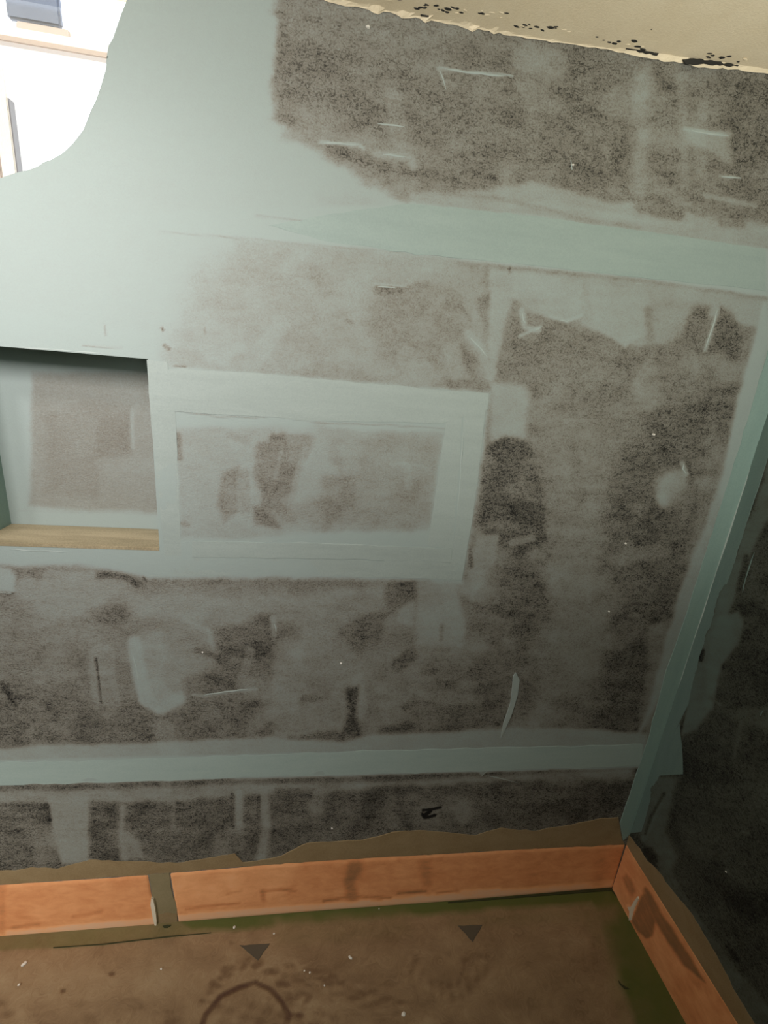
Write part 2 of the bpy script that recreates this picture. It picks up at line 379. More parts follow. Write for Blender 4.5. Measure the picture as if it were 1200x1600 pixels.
# whole field below the niches
A([(-100, 900), (250, 905), (640, 935), (730, 920), (800, 980), (820, 1150), (-100, 1170)], .40, 1, 16, 16)
A([(30, 890), (140, 885), (230, 930), (430, 930), (640, 915), (560, 950), (440, 950), (350, 985), (200, 960), (190, 930), (150, 960), (80, 970), (20, 930)], .60, .85, 20, 16)
A([(-50, 880), (25, 890), (22, 925), (-50, 927)], .85, .9, 8, 4)
A([(40, 960), (90, 1000), (140, 1060), (80, 1100), (20, 1050)], .46, .6, 30, 26)
L([(25, 890), (60, 897)], 12, .25, .7, 12, 6); L([(90, 888), (140, 892)], 5, .3, .7, 4, 3)
A([(150, 893), (200, 895), (222, 910), (215, 918), (190, 905), (150, 905)], .08, .85, 8, 6)
A([(135, 955), (180, 940), (205, 960), (190, 980), (150, 965)], .14, .7, 18, 12)
A([(-40, 1000), (200, 1040), (420, 1060), (420, 1165), (-40, 1175)], .2, .4, 30, 20)
A([(-40, 1130), (0, 1060), (100, 1080), (200, 1100), (400, 1100), (420, 1150), (200, 1165), (-40, 1175)], .12, .7, 30, 22)
A([(2, 1065), (30, 1100), (24, 1106), (4, 1080)], -.15, .9, 8, 4); L([(72, 1095), (85, 1115), (88, 1122)], 10, 0, .8, 10, 6)
L([(126, 1035), (134, 1060), (138, 1072)], 12, .15, .6, 10, 4); L([(150, 1028), (154, 1060), (158, 1098)], 3.5, -.35, .9, 3, 1)
L([(100, 1068), (140, 1086)], 12, .15, .6, 12, 8)
# rounded trowel patch
A([(204, 1000), (225, 980), (300, 966), (330, 985), (340, 1030), (330, 1050), (290, 1060), (285, 1095), (255, 1114), (222, 1100), (210, 1060)], .50, .9, 8, 4)
A([(206, 1002), (250, 985), (262, 1020), (250, 1060), (285, 1095), (255, 1112), (222, 1098), (211, 1060)], .66, .8, 12, 4)
L([(210, 1004), (218, 1050), (228, 1092)], 22, .80, .95, 10, 3); L([(228, 1092), (250, 1106), (280, 1090)], 20, .78, .9, 12, 4)
L([(290, 968), (325, 985), (338, 1020)], 9, .72, .8, 10, 3); L([(305, 1015), (335, 1024), (345, 1032)], 9, .1, .6, 8, 6)
A([(340, 980), (430, 960), (425, 1080), (300, 1085), (290, 1060), (340, 1040)], .14, .7, 20, 16)
L([(302, 1084), (320, 1087), (400, 1076)], 5, .62, .85, 5, 2)
# lighter field in the centre
A([(425, 960), (530, 930), (640, 930), (540, 1010), (600, 1080), (540, 1150), (430, 1160), (425, 1060)], .50, .8, 20, 18)
L([(426, 965), (430, 990)], 9, .72, .8, 5, 2); B(468, 1020, 20, 14, .62, .6, .8, 8)
A([(520, 980), (580, 960), (610, 960), (590, 1000), (560, 1015), (530, 1000)], .12, .8, 16, 14)
L([(440, 985), (465, 990)], 22, .18, .6, 16, 10)
A([(540, 1075), (560, 1070), (556, 1120), (565, 1150), (530, 1155), (545, 1120)], -.12, .9, 10, 8)
A([(450, 1150), (530, 1142), (540, 1158), (450, 1158)], .05, .8, 12, 8); L([(470, 1095), (510, 1085)], 12, .2, .7, 12, 8)
A([(570, 1060), (640, 1040), (700, 1040), (650, 1100), (600, 1140), (560, 1145)], .42, .8, 20, 16)
L([(620, 1040), (640, 1025)], 20, 0, .8, 12, 6); L([(600, 1145), (640, 1135)], 16, .06, .8, 12, 6); L([(635, 1105), (650, 1092)], 12, .06, .8, 8, 4)
A([(660, 1040), (800, 1010), (800, 1120), (760, 1150), (640, 1145)], .17, .7, 26, 20)
A([(652, 905), (745, 905), (740, 960), (722, 1012), (648, 1010)], .64, .9, 12, 4)
A([(625, 945), (648, 935), (646, 980), (622, 972)], .62, .8, 6, 4); L([(690, 975), (689, 1000)], 5, .25, .7, 5, 2)
A([(600, 910), (650, 905), (648, 935), (610, 960)], .08, .7, 12, 10)
A([(720, 930), (760, 940), (800, 960), (780, 1010), (730, 1000)], .2, .7, 18, 14)
A([(800, 960), (830, 1000), (850, 1060), (820, 1150), (800, 1100)], .2, .6, 20, 14)
A([(820, 1110), (860, 1105), (840, 1145), (825, 1145)], .50, .7, 14, 8)
# feather above the lower joint, band, apron beneath
A([(-100, 1172), (150, 1162), (420, 1152), (540, 1160), (580, 1148), (760, 1140), (880, 1136), (1010, 1146), (1010, 1200), (-100, 1230)], .74, .95, 8, 7)
A([(-100, 1190), (1005, 1163), (1005, 1198), (-100, 1228)], .97, 1, 5, 2)
L([(-20, 1229), (150, 1225), (300, 1222), (365, 1219)], 5, .22, .8, 4, 3); L([(340, 1220), (366, 1222)], 8, .1, .8, 5, 3)
# base strip
A([(-100, 1232), (1000, 1200), (985, 1320), (-100, 1375)], .10, 1, 6, 4)
A([(-100, 1240), (420, 1224), (600, 1222), (700, 1215), (850, 1208), (990, 1200), (990, 1216), (800, 1220), (680, 1226), (600, 1226),
   (550, 1236), (420, 1242), (280, 1252), (80, 1252), (-100, 1262)], .56, .85, 10, 6)
A([(75, 1245), (140, 1245), (138, 1300), (140, 1345), (95, 1352), (82, 1300)], .64, .85, 10, 6)
L([(72, 1258), (76, 1280)], 8, -.1, .8, 6, 3); L([(84, 1330), (92, 1352)], 6, -.05, .7, 6, 3)
A([(-60, 1270), (70, 1260), (60, 1340), (30, 1352), (-60, 1360)], .08, .6, 16, 12)
A([(55, 1300), (90, 1300), (90, 1352), (50, 1352)], .40, .7, 14, 10)
L([(190, 1262), (187, 1300), (194, 1340)], 13, .58, .8, 12, 5); A([(196, 1300), (215, 1310), (225, 1343), (190, 1343)], .5, .8, 10, 6)
A([(142, 1262), (186, 1258), (184, 1338), (146, 1342)], .02, .7, 8, 6)
L([(270, 1245), (270, 1290)], 8, .5, .6, 10, 4); A([(285, 1252), (320, 1250), (330, 1335), (290, 1340)], .02, .6, 12, 8)
L([(364, 1243), (363, 1290)], 7, -.1, .8, 4, 2); L([(374, 1240), (373, 1290)], 13, .66, .8, 8, 4)
A([(330, 1300), (380, 1290), (378, 1330), (335, 1338)], .42, .6, 14, 8)
L([(412, 1238), (416, 1290), (408, 1340)], 15, .60, .8, 10, 4); L([(405, 1245), (404, 1280)], 5, -.1, .7, 4, 2)
L([(500, 1228), (495, 1262)], 24, .5, .7, 16, 10); A([(430, 1232), (490, 1232), (490, 1248), (432, 1252)], .02, .7, 8, 5)
A([(520, 1245), (600, 1232), (595, 1295), (540, 1310), (500, 1300)], -.02, .7, 20, 12)
A([(600, 1240), (680, 1235), (690, 1290), (600, 1292)], .26, .6, 16, 12); A([(700, 1270), (720, 1240), (740, 1255), (725, 1295)], .3, .6, 12, 8)
A([(770, 1240), (960, 1225), (900, 1265), (830, 1290), (770, 1290)], -.02, .6, 26, 18)
A([(850, 1260), (960, 1220), (975, 1260), (900, 1285)], -.14, .6, 20, 14)
A([(845, 1210), (960, 1205), (960, 1222), (850, 1228)], .4, .6, 12, 6)
L([(752, 1206), (765, 1195), (775, 1190)], 8, .8, .8, 4, 3)
L([(661, 1266), (678, 1264), (688, 1262)], 3.5, -.9, 1, 2, 2); L([(662, 1275), (672, 1268)], 5, -.9, 1, 2, 2); L([(664, 1278), (680, 1274)], 4, -.9, 1, 2, 2)
L([(660, 1272), (666, 1276)], 4, -.9, .9, 2, 2)
# compound around both niches
A([(-100, 470), (240, 520), (250, 575), (420, 585), (700, 608), (764, 614), (755, 700), (742, 790), (722, 910), (600, 903), (230, 903), (120, 882), (-100, 885)], .97, 1, 12, 8)
A([(272, 668), (420, 665), (600, 672), (697, 672), (680, 750), (668, 830), (480, 832), (400, 842), (282, 842), (278, 760)], .70, .9, 12, 6)
A([(500, 680), (690, 680), (672, 826), (480, 830), (420, 800), (540, 760)], .50, .75, 22, 18)
A([(405, 690), (445, 676), (495, 682), (492, 700), (470, 730), (450, 800), (410, 790), (398, 740)], .30, .85, 14, 14)
L([(478, 700), (465, 740), (452, 790)], 9, .6, .7, 6, 4); L([(440, 705), (430, 745)], 6, .6, .7, 5, 4)
L([(425, 682), (490, 684)], 10, .22, .8, 8, 6)
A([(345, 740), (372, 730), (372, 800), (350, 815), (340, 790)], .34, .8, 12, 10); A([(395, 790), (420, 790), (440, 824), (398, 820)], .24, .7, 12, 10)
A([(505, 740), (550, 740), (560, 780), (510, 830), (500, 800)], .34, .7, 18, 14); A([(370, 735), (390, 735), (390, 800), (374, 800)], .48, .6, 8, 6)
L([(277, 680), (281, 714)], 10, .34, .8, 6, 4); L([(285, 818), (295, 820)], 8, .42, .8, 6, 4); L([(360, 680), (385, 690)], 12, .5, .6, 12, 8)
L([(610, 725), (640, 724), (670, 732)], 4, .72, .7, 4, 2)
L([(500, 672), (505, 700), (500, 720)], 26, .72, .7, 14, 8)
# scars and specks in the skim coat
for a, b, w_, c in (((253, 512), (255, 516), 4, .1), ((257, 540), (264, 545), 6, .3), ((273, 572), (290, 573), 3, .3), ((164, 510), (166, 524), 3, .5),
                    ((320, 514), (321, 522), 3, .5), ((306, 873), (309, 875), 3, .5), ((224, 902), (228, 908), 4, 0), ((796, 418), (796, 426), 4, .1)):
    L([a, b], w_, c, .9, 3, 1)
L([(225, 913), (265, 917), (310, 914)], 2.6, .3, .8, 2, 2); L([(-10, 926), (20, 927)], 3, 0, .8, 2, 1)
L([(237, 644), (280, 643), (340, 651), (400, 652)], 2.4, .45, .7, 2, 2); L([(400, 652), (440, 650), (500, 661), (600, 664), (700, 670)], 2.6, .5, .7, 2, 2)
L([(262, 630), (280, 617), (300, 610)], 2.2, .45, .7, 2, 1); L([(362, 635), (370, 627), (380, 625)], 2.2, .45, .7, 2, 1)
L([(400, 337), (500, 349), (600, 361), (690, 371)], 3.4, .35, .45, 3, 1); L([(480, 346), (590, 360)], 4, .2, .3, 3, 1)
L([(250, 362), (320, 368), (400, 374), (500, 384), (640, 396)], 3, .6, .6, 3, 2)
L([(612, 638), (660, 641), (725, 645)], 3.5, .4, .7, 3, 1); L([(130, 540), (192, 544)], 2.4, .45, .7, 2, 1)
L([(450, 598), (456, 594), (465, 594)], 2.4, .4, .7, 2, 1); L([(700, 625), (697, 642)], 2.4, .6, .6, 2, 1)
L([(530, 875), (570, 876)], 2.4, .6, .6, 3, 1)
A([(1215, 450), (1193, 472), (1175, 540), (1150, 620), (1140, 690), (1118, 770), (1095, 840), (1070, 900), (1040, 1000), (1015, 1100), (990, 1165), (1050, 1060), (1110, 850), (1170, 660), (1230, 470)], .80, .9, 10, 8)
A([(1193, 472), (1178, 540), (1155, 620), (1142, 690), (1124, 770), (1130, 790), (1170, 660), (1205, 520)], .93, .9, 8, 4)
g1 = fbm(GX*1.0+GZ*.5+9, GZ*1.6+4, 26, 611, 4, .6)-.5; g2 = fbm(GX+2, GZ+7, 70, 633, 3, .6)-.5
coat = pt.ch['coat']
# faint random trowel passes over the thin places
ps = Paint(U, V, 0); gr = np.random.RandomState(23)
for k in range(110):
    x, y = gr.rand()*1200, gr.rand()*1300; an = gr.choice([1.5, .1, -.1, 1.3, 2.3])+gr.randn()*.25; L_ = 25+70*gr.rand(); be = gr.randn()*18
    ps.line([(x, y), (x+L_*math.cos(an)/2+be*.3, y+L_*math.sin(an)/2-be*.3), (x+L_*math.cos(an), y+L_*math.sin(an))], 8+34*gr.rand(), gr.choice([.24, .18, -.16, .26]), .8, 6+8*gr.rand(), 6)
coat = coat + ps.ch['coat']*np.clip(1-coat, 0, .8)
coat = coat + (g1*.42+g2*.16)*np.clip(1.02-coat, .04, .8)**1.5
# gentle unevenness and brush drag everywhere
coat = coat + pt.n1*.16*np.clip(1.1-coat, .15, 1) + pt.br*.34*np.clip(1.08-coat, .05, 1)
h = -.0016*np.clip(coat, 0, 1) - .0016*fbm(GX+5, GZ+5, 4, 71, 3) - .0007*fbm(GX+5, GZ+5, 40, 91, 3)*np.clip(1.2-coat, .2, 1)
edge = np.minimum.reduce([np.clip((XC-GX)/.01, 0, 1), np.clip(GZ/.01, 0, 1)])
P[..., 1] = (h+.0015)*edge
P[..., 0] = GX; P[..., 2] = GZ
wall = struct(grid_mesh('wall_back', P, keep, {'coat': coat}, MW))
# thickness of the curved end
pc = np.array([c for c in cv] + [np.array(q) for q in hole[len(cv)+1:-1]]); ok = pc[:, 1] < ZC
pc = [(float(x), float(z)) for x, z in pc]
vs = []; fs = []
pcd = dense([p for p in pc if p[1] < ZC], .02, 0, 0, False)
for i, (x, z) in enumerate(pcd):
    vs += [(x, -.001, z), (x, .11, z)]
    if i: fs.append((2*i-2, 2*i-1, 2*i+1, 2*i))
mesh('opening_reveal', vs, fs, MT, wall, True)

# niche interior
def niche_paint():
    s = .004; a = np.linspace(NX0, NX1, int((NX1-NX0)/s)+2); b = np.linspace(NZ0, NZ1, int((NZ1-NZ0)/s)+2)
    X, Z = np.meshgrid(a, b, indexing='ij'); Q = np.stack([X, np.full_like(X, ND), Z], -1)
    u, v = project(Q.reshape(-1, 3)); p = Paint(u.reshape(X.shape), v.reshape(X.shape), .93)
    p.poly([(50, 580), (230, 582), (260, 600), (260, 800), (140, 798), (45, 790)], .52, .95, 14, 6)
    p.poly([(70, 650), (140, 625), (205, 635), (205, 710), (150, 716), (150, 780), (70, 770)], .44, .8, 18, 10)
    p.poly([(150, 660), (205, 640), (204, 712), (152, 712)], .36, .8, 10, 6)
    p.line([(206, 640), (208, 700)], 5, .80, .7, 5, 2); p.poly([(225, 775), (262, 770), (262, 800), (225, 800)], .5, .6, 14, 6)
    p.line([(30, 797), (250, 803)], 3, .75, .6, 3, 2)
    return Q, p.ch['coat']
Q, c = niche_paint()
Q = Q.reshape(Q.shape)
o = grid_mesh('niche_back', Q, np.ones((Q.shape[0]-1, Q.shape[1]-1), bool), {'coat': c}, wall_material('niche_skim', .3), wall)
def quad(name, pts, mat, parent): return mesh(name, pts, [(0, 1, 2, 3)], mat, parent)
T = .0
def side(name, pts, mat):  # niche cheeks as slim boards behind the face
    return quad(name, pts, mat, wall)
side('niche_cheek', [(NX0, T, NZ0), (NX0, ND, NZ0), (NX0, ND, NZ1), (NX0, T, NZ1)], MTC)
side('niche_cheek', [(NX1, T, NZ0), (NX1, ND, NZ0), (NX1, ND, NZ1), (NX1, T, NZ1)], MT)
side('niche_head', [(NX0, T, NZ1), (NX1, T, NZ1), (NX1, ND, NZ1), (NX0, ND, NZ1)], MTC)
box('niche_sill', (NX0, -.0015, NZ0-.006), (NX1+.0005, ND, NZ0+.003), MSI, wall, .0012)['label'] = 'tan adhesive-smeared niche sill'

# joint tapes (crisp raised strips)
def tape(pts, thick=.0011, mat=MT, rag=.5, seed=1, surf=on_back, nrm=NB, name='joint_tape', parent=wall, lift=.0003, step=16):
    return slab(name, pts, surf, nrm, thick, mat, parent, rag, step, seed, lift, .0008)
tape([(420, 352), (520, 333), (640, 318), (760, 329), (860, 341), (1000, 360), (1196, 388), (1196, 455), (1100, 445), (1000, 434), (900, 424), (840, 416), (760, 408), (700, 403), (600, 391), (500, 376)], seed=5, rag=.8, mat=MTU)['label'] = 'pale teal joint strip high on the wall'
tape([(-60, 1193), (300, 1182), (600, 1172), (1004, 1162), (1001, 1196), (700, 1206), (400, 1214), (200, 1221), (-60, 1229)], seed=6, rag=.8, mat=MTL)['label'] = 'pale teal joint strip low on the wall'
tape([(722, 612), (762, 615), (750, 720), (740, 800), (722, 906), (600, 902), (600, 872), (704, 879), (716, 780), (724, 700)], seed=7)
tape([(697, 655), (722, 645), (716, 760), (706, 862), (668, 852), (682, 760)], seed=8, thick=.0007)
tape([(300, 872), (500, 872), (704, 879), (700, 904), (480, 899), (232, 900), (232, 870)], seed=9, thick=.0007)
tape([(300, 845), (480, 848), (706, 856), (705, 879), (500, 873), (300, 871)], seed=19, thick=.0014)
tape([(236, 575), (400, 582), (600, 601), (764, 614), (762, 640), (690, 662), (600, 660), (480, 658), (430, 652), (380, 650), (330, 648), (262, 642), (238, 642)], seed=10, thick=.001, rag=.7)
tape([(229, 562), (262, 565), (276, 660), (280, 760), (284, 868), (257, 868), (250, 800), (240, 700)], seed=12, thick=.0008)
# ribs of compound
NBW = 'compound_ridge'
for k, (pts, wd, ht) in enumerate([
    ([(725, 652), (720, 740), (712, 830), (704, 876)], .0045, .0022), ([(697, 680), (690, 730), (686, 790), (682, 830)], .003, .0012),
    ([(465, 594), (520, 600), (600, 604), (700, 611), (762, 614)], .003, .0012), ([(646, 873), (703, 879)], .004, .0016),
    ([(300, 845), (420, 846), (560, 851), (690, 855)], .0035, .0015), ([(120, 861), (200, 866), (300, 870), (400, 870)], .003, .0012),
    ([(0, 857), (60, 861), (120, 863)], .004, .002), ([(0, 541), (60, 545), (140, 551), (190, 556)], .005, .002),
    ([(820, 386), (900, 395), (1000, 404), (1100, 417), (1190, 431)], .003, .0012), ([(870, 440), (960, 442), (1040, 446)], .002, .001),
    ([(690, 107), (740, 114), (800, 120)], .004, .002), ([(685, 106), (692, 122), (697, 140)], .003, .0015),
    ([(1123, 478), (1112, 515), (1101, 548)], .0045, .0022), ([(815, 485), (818, 500), (822, 507)], .004, .002), ([(828, 517), (842, 514), (846, 508)], .005, .002),
    ([(860, 496), (885, 502), (905, 495)], .005, .002), ([(303, 1084), (316, 1087), (340, 1083), (400, 1075)], .005, .002),
    ([(1069, 724), (1067, 732), (1072, 740)], .006, .003), ([(732, 525), (752, 545), (764, 562)], .004, .0018),
    ([(425, 966), (431, 980), (432, 994)], .005, .0018), ([(204, 1000), (214, 1050), (224, 1094)], .004, .0016),
    ([(1010, 1165), (1011, 1140)], .003, .001), ([(752, 1213), (762, 1203), (776, 1192)], .006, .0022),
    ([(760, 1212), (790, 1218), (812, 1224)], .003, .0014), ([(610, 640), (660, 643), (724, 647)], .003, .0012),
    ([(1072, 203), (1110, 209), (1142, 213)], .005, .002), ([(892, 250), (894, 265)], .004, .002), ([(1125, 276), (1158, 278)], .004, .0015),
    ([(500, 224), (530, 224), (562, 227)], .004, .002), ([(595, 241), (640, 246)], .004, .0018), ([(585, 447), (620, 450)], .005, .0022),
    ([(590, 193), (640, 198)], .003, .001), ([(0, 926), (18, 927)], .003, .001)]):
    bead(NBW, pts, wd*.9, ht*.85, on_back, NB, MRI, wall, .5, 100+k)
# pale crescent drip standing proud near the foot of the wall
slab('compound_drip', [(806, 1050), (812, 1062), (809, 1085), (800, 1115), (790, 1138), (782, 1152), (786, 1130), (797, 1098), (800, 1072), (801, 1056)], on_back, NB, .003, MRI, wall, 0, lift=-.0005, inset=.001)['label'] = 'pale crescent-shaped drip of compound'

def crumb_mesh(name, r, seed):
    bm = bmesh.new(); bmesh.ops.create_icosphere(bm, subdivisions=1, radius=r); g = np.random.RandomState(seed)
    for v in bm.verts: v.co = Vector([v.co[i]*(1+.35*g.randn()*.6) for i in range(3)]); v.co.z *= .7
    me = bpy.data.meshes.new(name); bm.to_mesh(me); bm.free(); me.materials.append(MCD); return me
sm = crumb_mesh('splatter_dot', .0034, 4)
for (x, y, s) in [(1021, 679, 1.2), (977, 849, 1.0), (951, 955, .9), (533, 1036, .9), (575, 43, 1.2), (317, 1019, .8), (519, 1294, .8), (895, 258, .8), (1135, 1362, .7)]:
    q = on_back(x, y) if x < 1100 else on_right(x, y)
    o = bpy.data.objects.new('splatter_dot', sm); COL.objects.link(o); o.location = q+np.array([0, -.001, 0]) if x < 1100 else q+np.array([-.001, 0, 0])
    o.scale = (s, s, s); o.parent = wall

# ================================================================== RIGHT WALL
ys = np.arange(-1.2, .0001, .0038)[::-1]; ys = np.append([0.0], ys[ys < -.001]); zr = np.arange(0, ZC+.003, .0038); zr[-1] = ZC
GY, GZ2 = np.meshgrid(ys, zr, indexing='ij'); P = np.stack([np.full_like(GY, XC), GY, GZ2], -1)
u, v = project(P.reshape(-1, 3)); bad = ((P.reshape(-1, 3)-CAM) @ RM)[:, 2] > -.15
u[bad] = 4000; v[bad] = 4000
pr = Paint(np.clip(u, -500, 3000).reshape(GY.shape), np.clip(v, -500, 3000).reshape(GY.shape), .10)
A = pr.poly; L = pr.line; B = pr.blob
A([(1200, 700), (1260, 600), (1300, 800), (1210, 900)], .4, .7, 30, 10)
A([(1173, 800), (1215, 700), (1225, 760), (1200, 810), (1180, 850), (1160, 900), (1140, 960), (1150, 1000), (1125, 1050), (1110, 1110), (1090, 1140), (1060, 1150), (1080, 1060)], .55, .9, 8, 8)
A([(1125, 960), (1160, 955), (1165, 975), (1155, 1005), (1130, 1040), (1112, 1110), (1100, 1105), (1105, 1030)], .62, .8, 8, 8)
A([(1150, 945), (1190, 940), (1200, 965), (1160, 965)], -.1, .8, 8, 6)
L([(1166, 870), (1156, 920)], 8, -.05, .8, 6, 3); L([(1184, 860), (1172, 930)], 6, .3, .7, 8, 4)
L([(1098, 1018), (1095, 1030)], 8, -.2, .9, 4, 2)
A([(1075, 1100), (1068, 1120), (1058, 1150), (1064, 1152)], -.2, .9, 5, 2)
A([(1130, 1110), (1240, 1100), (1250, 1150), (1160, 1130)], .36, .7, 14, 10)
L([(1158, 1130), (1148, 1180)], 8, .36, .6, 8, 5); L([(1175, 1140), (1170, 1200)], 8, .02, .6, 8, 5)
A([(1190, 1110), (1220, 1080), (1220, 1160), (1190, 1140)], .38, .6, 16, 10)
A([(1065, 1150), (1100, 1150), (1130, 1190), (1090, 1230), (1062, 1210)], .0, .7, 16, 10)
A([(1020, 1215), (1060, 1215), (1048, 1260), (1040, 1300), (1060, 1340), (1050, 1360), (1010, 1325), (1000, 1300)], .50, .8, 12, 8)
L([(1030, 1255), (1015, 1290), (1005, 1310)], 9, .55, .9, 6, 4); L([(1038, 1240), (1018, 1275), (1008, 1302)], 5, -.05, .8, 4, 3)
L([(1012, 1330), (1028, 1350)], 16, -.15, .8, 8, 5)
A([(1060, 1240), (1140, 1230), (1180, 1300), (1140, 1330), (1080, 1320)], .16, .6, 30, 20)
A([(1150, 1200), (1240, 1200), (1240, 1290), (1180, 1290)], .22, .6, 30, 20)
A([(1120, 1380), (1200, 1390), (1240, 1450), (1180, 1450), (1140, 1420)], -.2, .8, 24, 16)
A([(1080, 1340), (1160, 1350), (1150, 1400), (1100, 1390)], .06, .6, 20, 14)
A([(1180, 1440), (1250, 1440), (1250, 1560), (1200, 1530)], .1, .6, 20, 14)
for q in ((1160, 1300, 1172, 1302), (1190, 1280, 1200, 1284), (1135, 1358, 1140, 1366), (1110, 1090, 1125, 1100)): L([q[:2], q[2:]], 4, .45, .8, 4, 3)
# pale feather just above the tan margin
A([(1028, 1335), (1045, 1352), (1070, 1400), (1105, 1450), (1140, 1500), (1180, 1545), (1230, 1610), (1200, 1640), (1165, 1590), (1130, 1540), (1100, 1490), (1060, 1420), (1025, 1350)], .38, .85, 8, 8)
L([(1137, 1478), (1152, 1500)], 7, -.2, .8, 5, 3)
c = (pr.ch['coat']-.08)*1.35+.08+pr.n1*.3+pr.br*.3
P[..., 0] = XC - (.0016*np.clip(c, 0, 1)+.0016*fbm(GY+5, GZ2+5, 4, 171, 3)+.001*fbm(GY+5, GZ2+5, 40, 191, 3)-.0008)*np.clip(-GY/.02, 0, 1)*np.clip(GZ2/.01, 0, 1)
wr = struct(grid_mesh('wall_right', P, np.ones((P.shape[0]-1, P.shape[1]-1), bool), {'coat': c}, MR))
# corner tape: one leg on each wall
def corner(z): return project(np.array([[XC, 0, z]]))
def cpx(z): a, b = corner(z); return (float(a[0]), float(b[0]))
cz = [cpx(z) for z in (.245, .5, .8, 1.1, 1.4, 1.7, ZC-.004)]
left_edge = [(1260, 300), (1226, 420), (1196, 560), (1166, 660), (1127, 785), (1097, 877), (1067, 973), (1040, 1047), (1010, 1160), (993, 1210), (968, 1286)]
tape([(973, 1313)] + cz[0:1] + cz[1:] + left_edge, mat=MTC, seed=21, rag=.5, thick=.0014)['label'] = 'teal corner joint strip, leg on the niche wall'
zr_ = [(z, -.052) for z in (ZC-.004, 1.7, 1.3, 1.1)]
def rpx(z, y): a, b = project(np.array([[XC, y, z]])); return (float(a[0]), float(b[0]))
right_edge = [rpx(2.1, -.04), rpx(1.7, -.038), rpx(1.5, -.038), (1173, 800), (1160, 843), (1133, 927), (1093, 1027), (1077, 1100), (1057, 1140), (1040, 1190), (1020, 1240), (1003, 1300)]
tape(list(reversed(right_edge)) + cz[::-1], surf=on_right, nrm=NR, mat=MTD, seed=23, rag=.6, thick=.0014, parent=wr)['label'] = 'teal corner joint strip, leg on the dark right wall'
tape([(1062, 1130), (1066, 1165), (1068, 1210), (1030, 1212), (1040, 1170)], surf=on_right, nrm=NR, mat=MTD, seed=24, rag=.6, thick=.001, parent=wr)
bead(NBW, [cpx(z) for z in (.5, .7, .9, 1.1, 1.3, 1.5, 1.6)], .0055, .0062, on_back, NB, MRI, wall, 0, 300, 30)
bead(NBW, [(1155, 700), (1128, 785), (1110, 840)], .003, .001, on_back, NB, MTC, wall, .3, 301)
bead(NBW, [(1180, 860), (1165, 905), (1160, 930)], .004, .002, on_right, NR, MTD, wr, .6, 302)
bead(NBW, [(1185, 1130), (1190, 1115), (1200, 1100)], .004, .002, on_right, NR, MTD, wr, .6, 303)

# ================================================================== FLOOR
fs_ = .0038
fx = np.arange(-1.3, XC+.001, fs_); fx[-1] = XC; fy = np.arange(-.75, .0001, fs_); fy[-1] = 0
FX, FY = np.meshgrid(fx, fy, indexing='ij'); P = np.stack([FX, FY, np.zeros_like(FX)], -1)
u, v = project(P.reshape(-1, 3)); bad = ((P.reshape(-1, 3)-CAM) @ RM)[:, 2] > -.3; u[bad] = 4000; v[bad] = 4000
pf = Paint(u.reshape(FX.shape), v.reshape(FX.shape), .55); A = pf.poly; L = pf.line; B = pf.blob
A([(-50, 1500), (300, 1480), (500, 1470), (480, 1520), (330, 1560), (0, 1560)], .72, .5, 50, 30)
A([(430, 1450), (700, 1440), (720, 1560), (560, 1600), (450, 1540)], .42, .5, 60, 30)
A([(700, 1440), (940, 1430), (960, 1620), (760, 1620)], .48, .6, 60, 30)
# mud ring left by a bucket and the dabs about it
L([(312, 1612), (322, 1585), (345, 1556), (375, 1542), (400, 1535), (424, 1546), (440, 1565), (452, 1584), (470, 1586)], 8, .02, .9, 6, 3)
L([(452, 1584), (444, 1612)], 9, .05, .9, 6, 3)
for k in range(26):
    t = k/25; x = 318+165*t; y = 1570-55*math.sin(math.pi*min(1, t*1.15))-18*((k*7) % 3)/3
    B(x+(k*13 % 7)-3, y-6, 5+(k*5 % 4), 4+(k*3 % 4), .18, .6, .7, 3); B(x+6, y+1, 3.5, 3, .85, .35, .7, 2)
for k in range(34):
    t = k/33; x = 440+190*t; y = 1508+70*t+14*math.sin(k*1.7); B(x, y, 6+(k*7 % 6), 4+(k*5 % 5), .22 if k % 3 else .75, .5, .7, 6)
for k in range(26):
    t = k/25; x = 640+120*t; y = 1500+50*math.sin(t*3)+12*math.sin(k*2.3); B(x, y, 5+(k*7 % 7), 5+(k*5 % 6), .22 if k % 3 else .72, .4, .7, 6)
for k in range(30):
    x = 330+(k*53 % 200); y = 1560+(k*29 % 45); B(x, y, 5+(k*3 % 6), 4+(k*7 % 4), .25 if k % 2 else .75, .4, .7, 5)
for k in range(26):
    x = -10+(k*67 % 330); y = 1560+(k*31 % 50); B(x, y, 9+(k*3 % 10), 5+(k*7 % 5), .25 if k % 3 else .78, .35, .7, 8)
L([(460, 1500), (470, 1515)], 5, .8, .5, 4, 2); B(98, 1551, 4, 4, .05, .8); B(175, 1522, 5, 4, .15, .8)
L([(725, 1500), (735, 1492), (760, 1495)], 10, .25, .5, 10, 5); L([(727, 1500), (722, 1525)], 7, .25, .5, 8, 4); L([(735, 1494), (745, 1515)], 6, .3, .4, 8, 4)
A([(-50, 1483), (480, 1462), (480, 1500), (0, 1520)], .5, .4, 20, 10)
pg = Paint(pf.X, pf.Y, 0)
pg.poly([(-60, 1440), (0, 1440), (400, 1400), (955, 1360), (1140, 1630), (1010, 1640), (985, 1590), (968, 1545), (952, 1500), (937, 1440), (920, 1418), (860, 1419), (800, 1422), (700, 1430), (630, 1436), (483, 1449), (400, 1452), (267, 1464), (160, 1476), (83, 1482), (-60, 1488)], .5, 1, 7, 8)
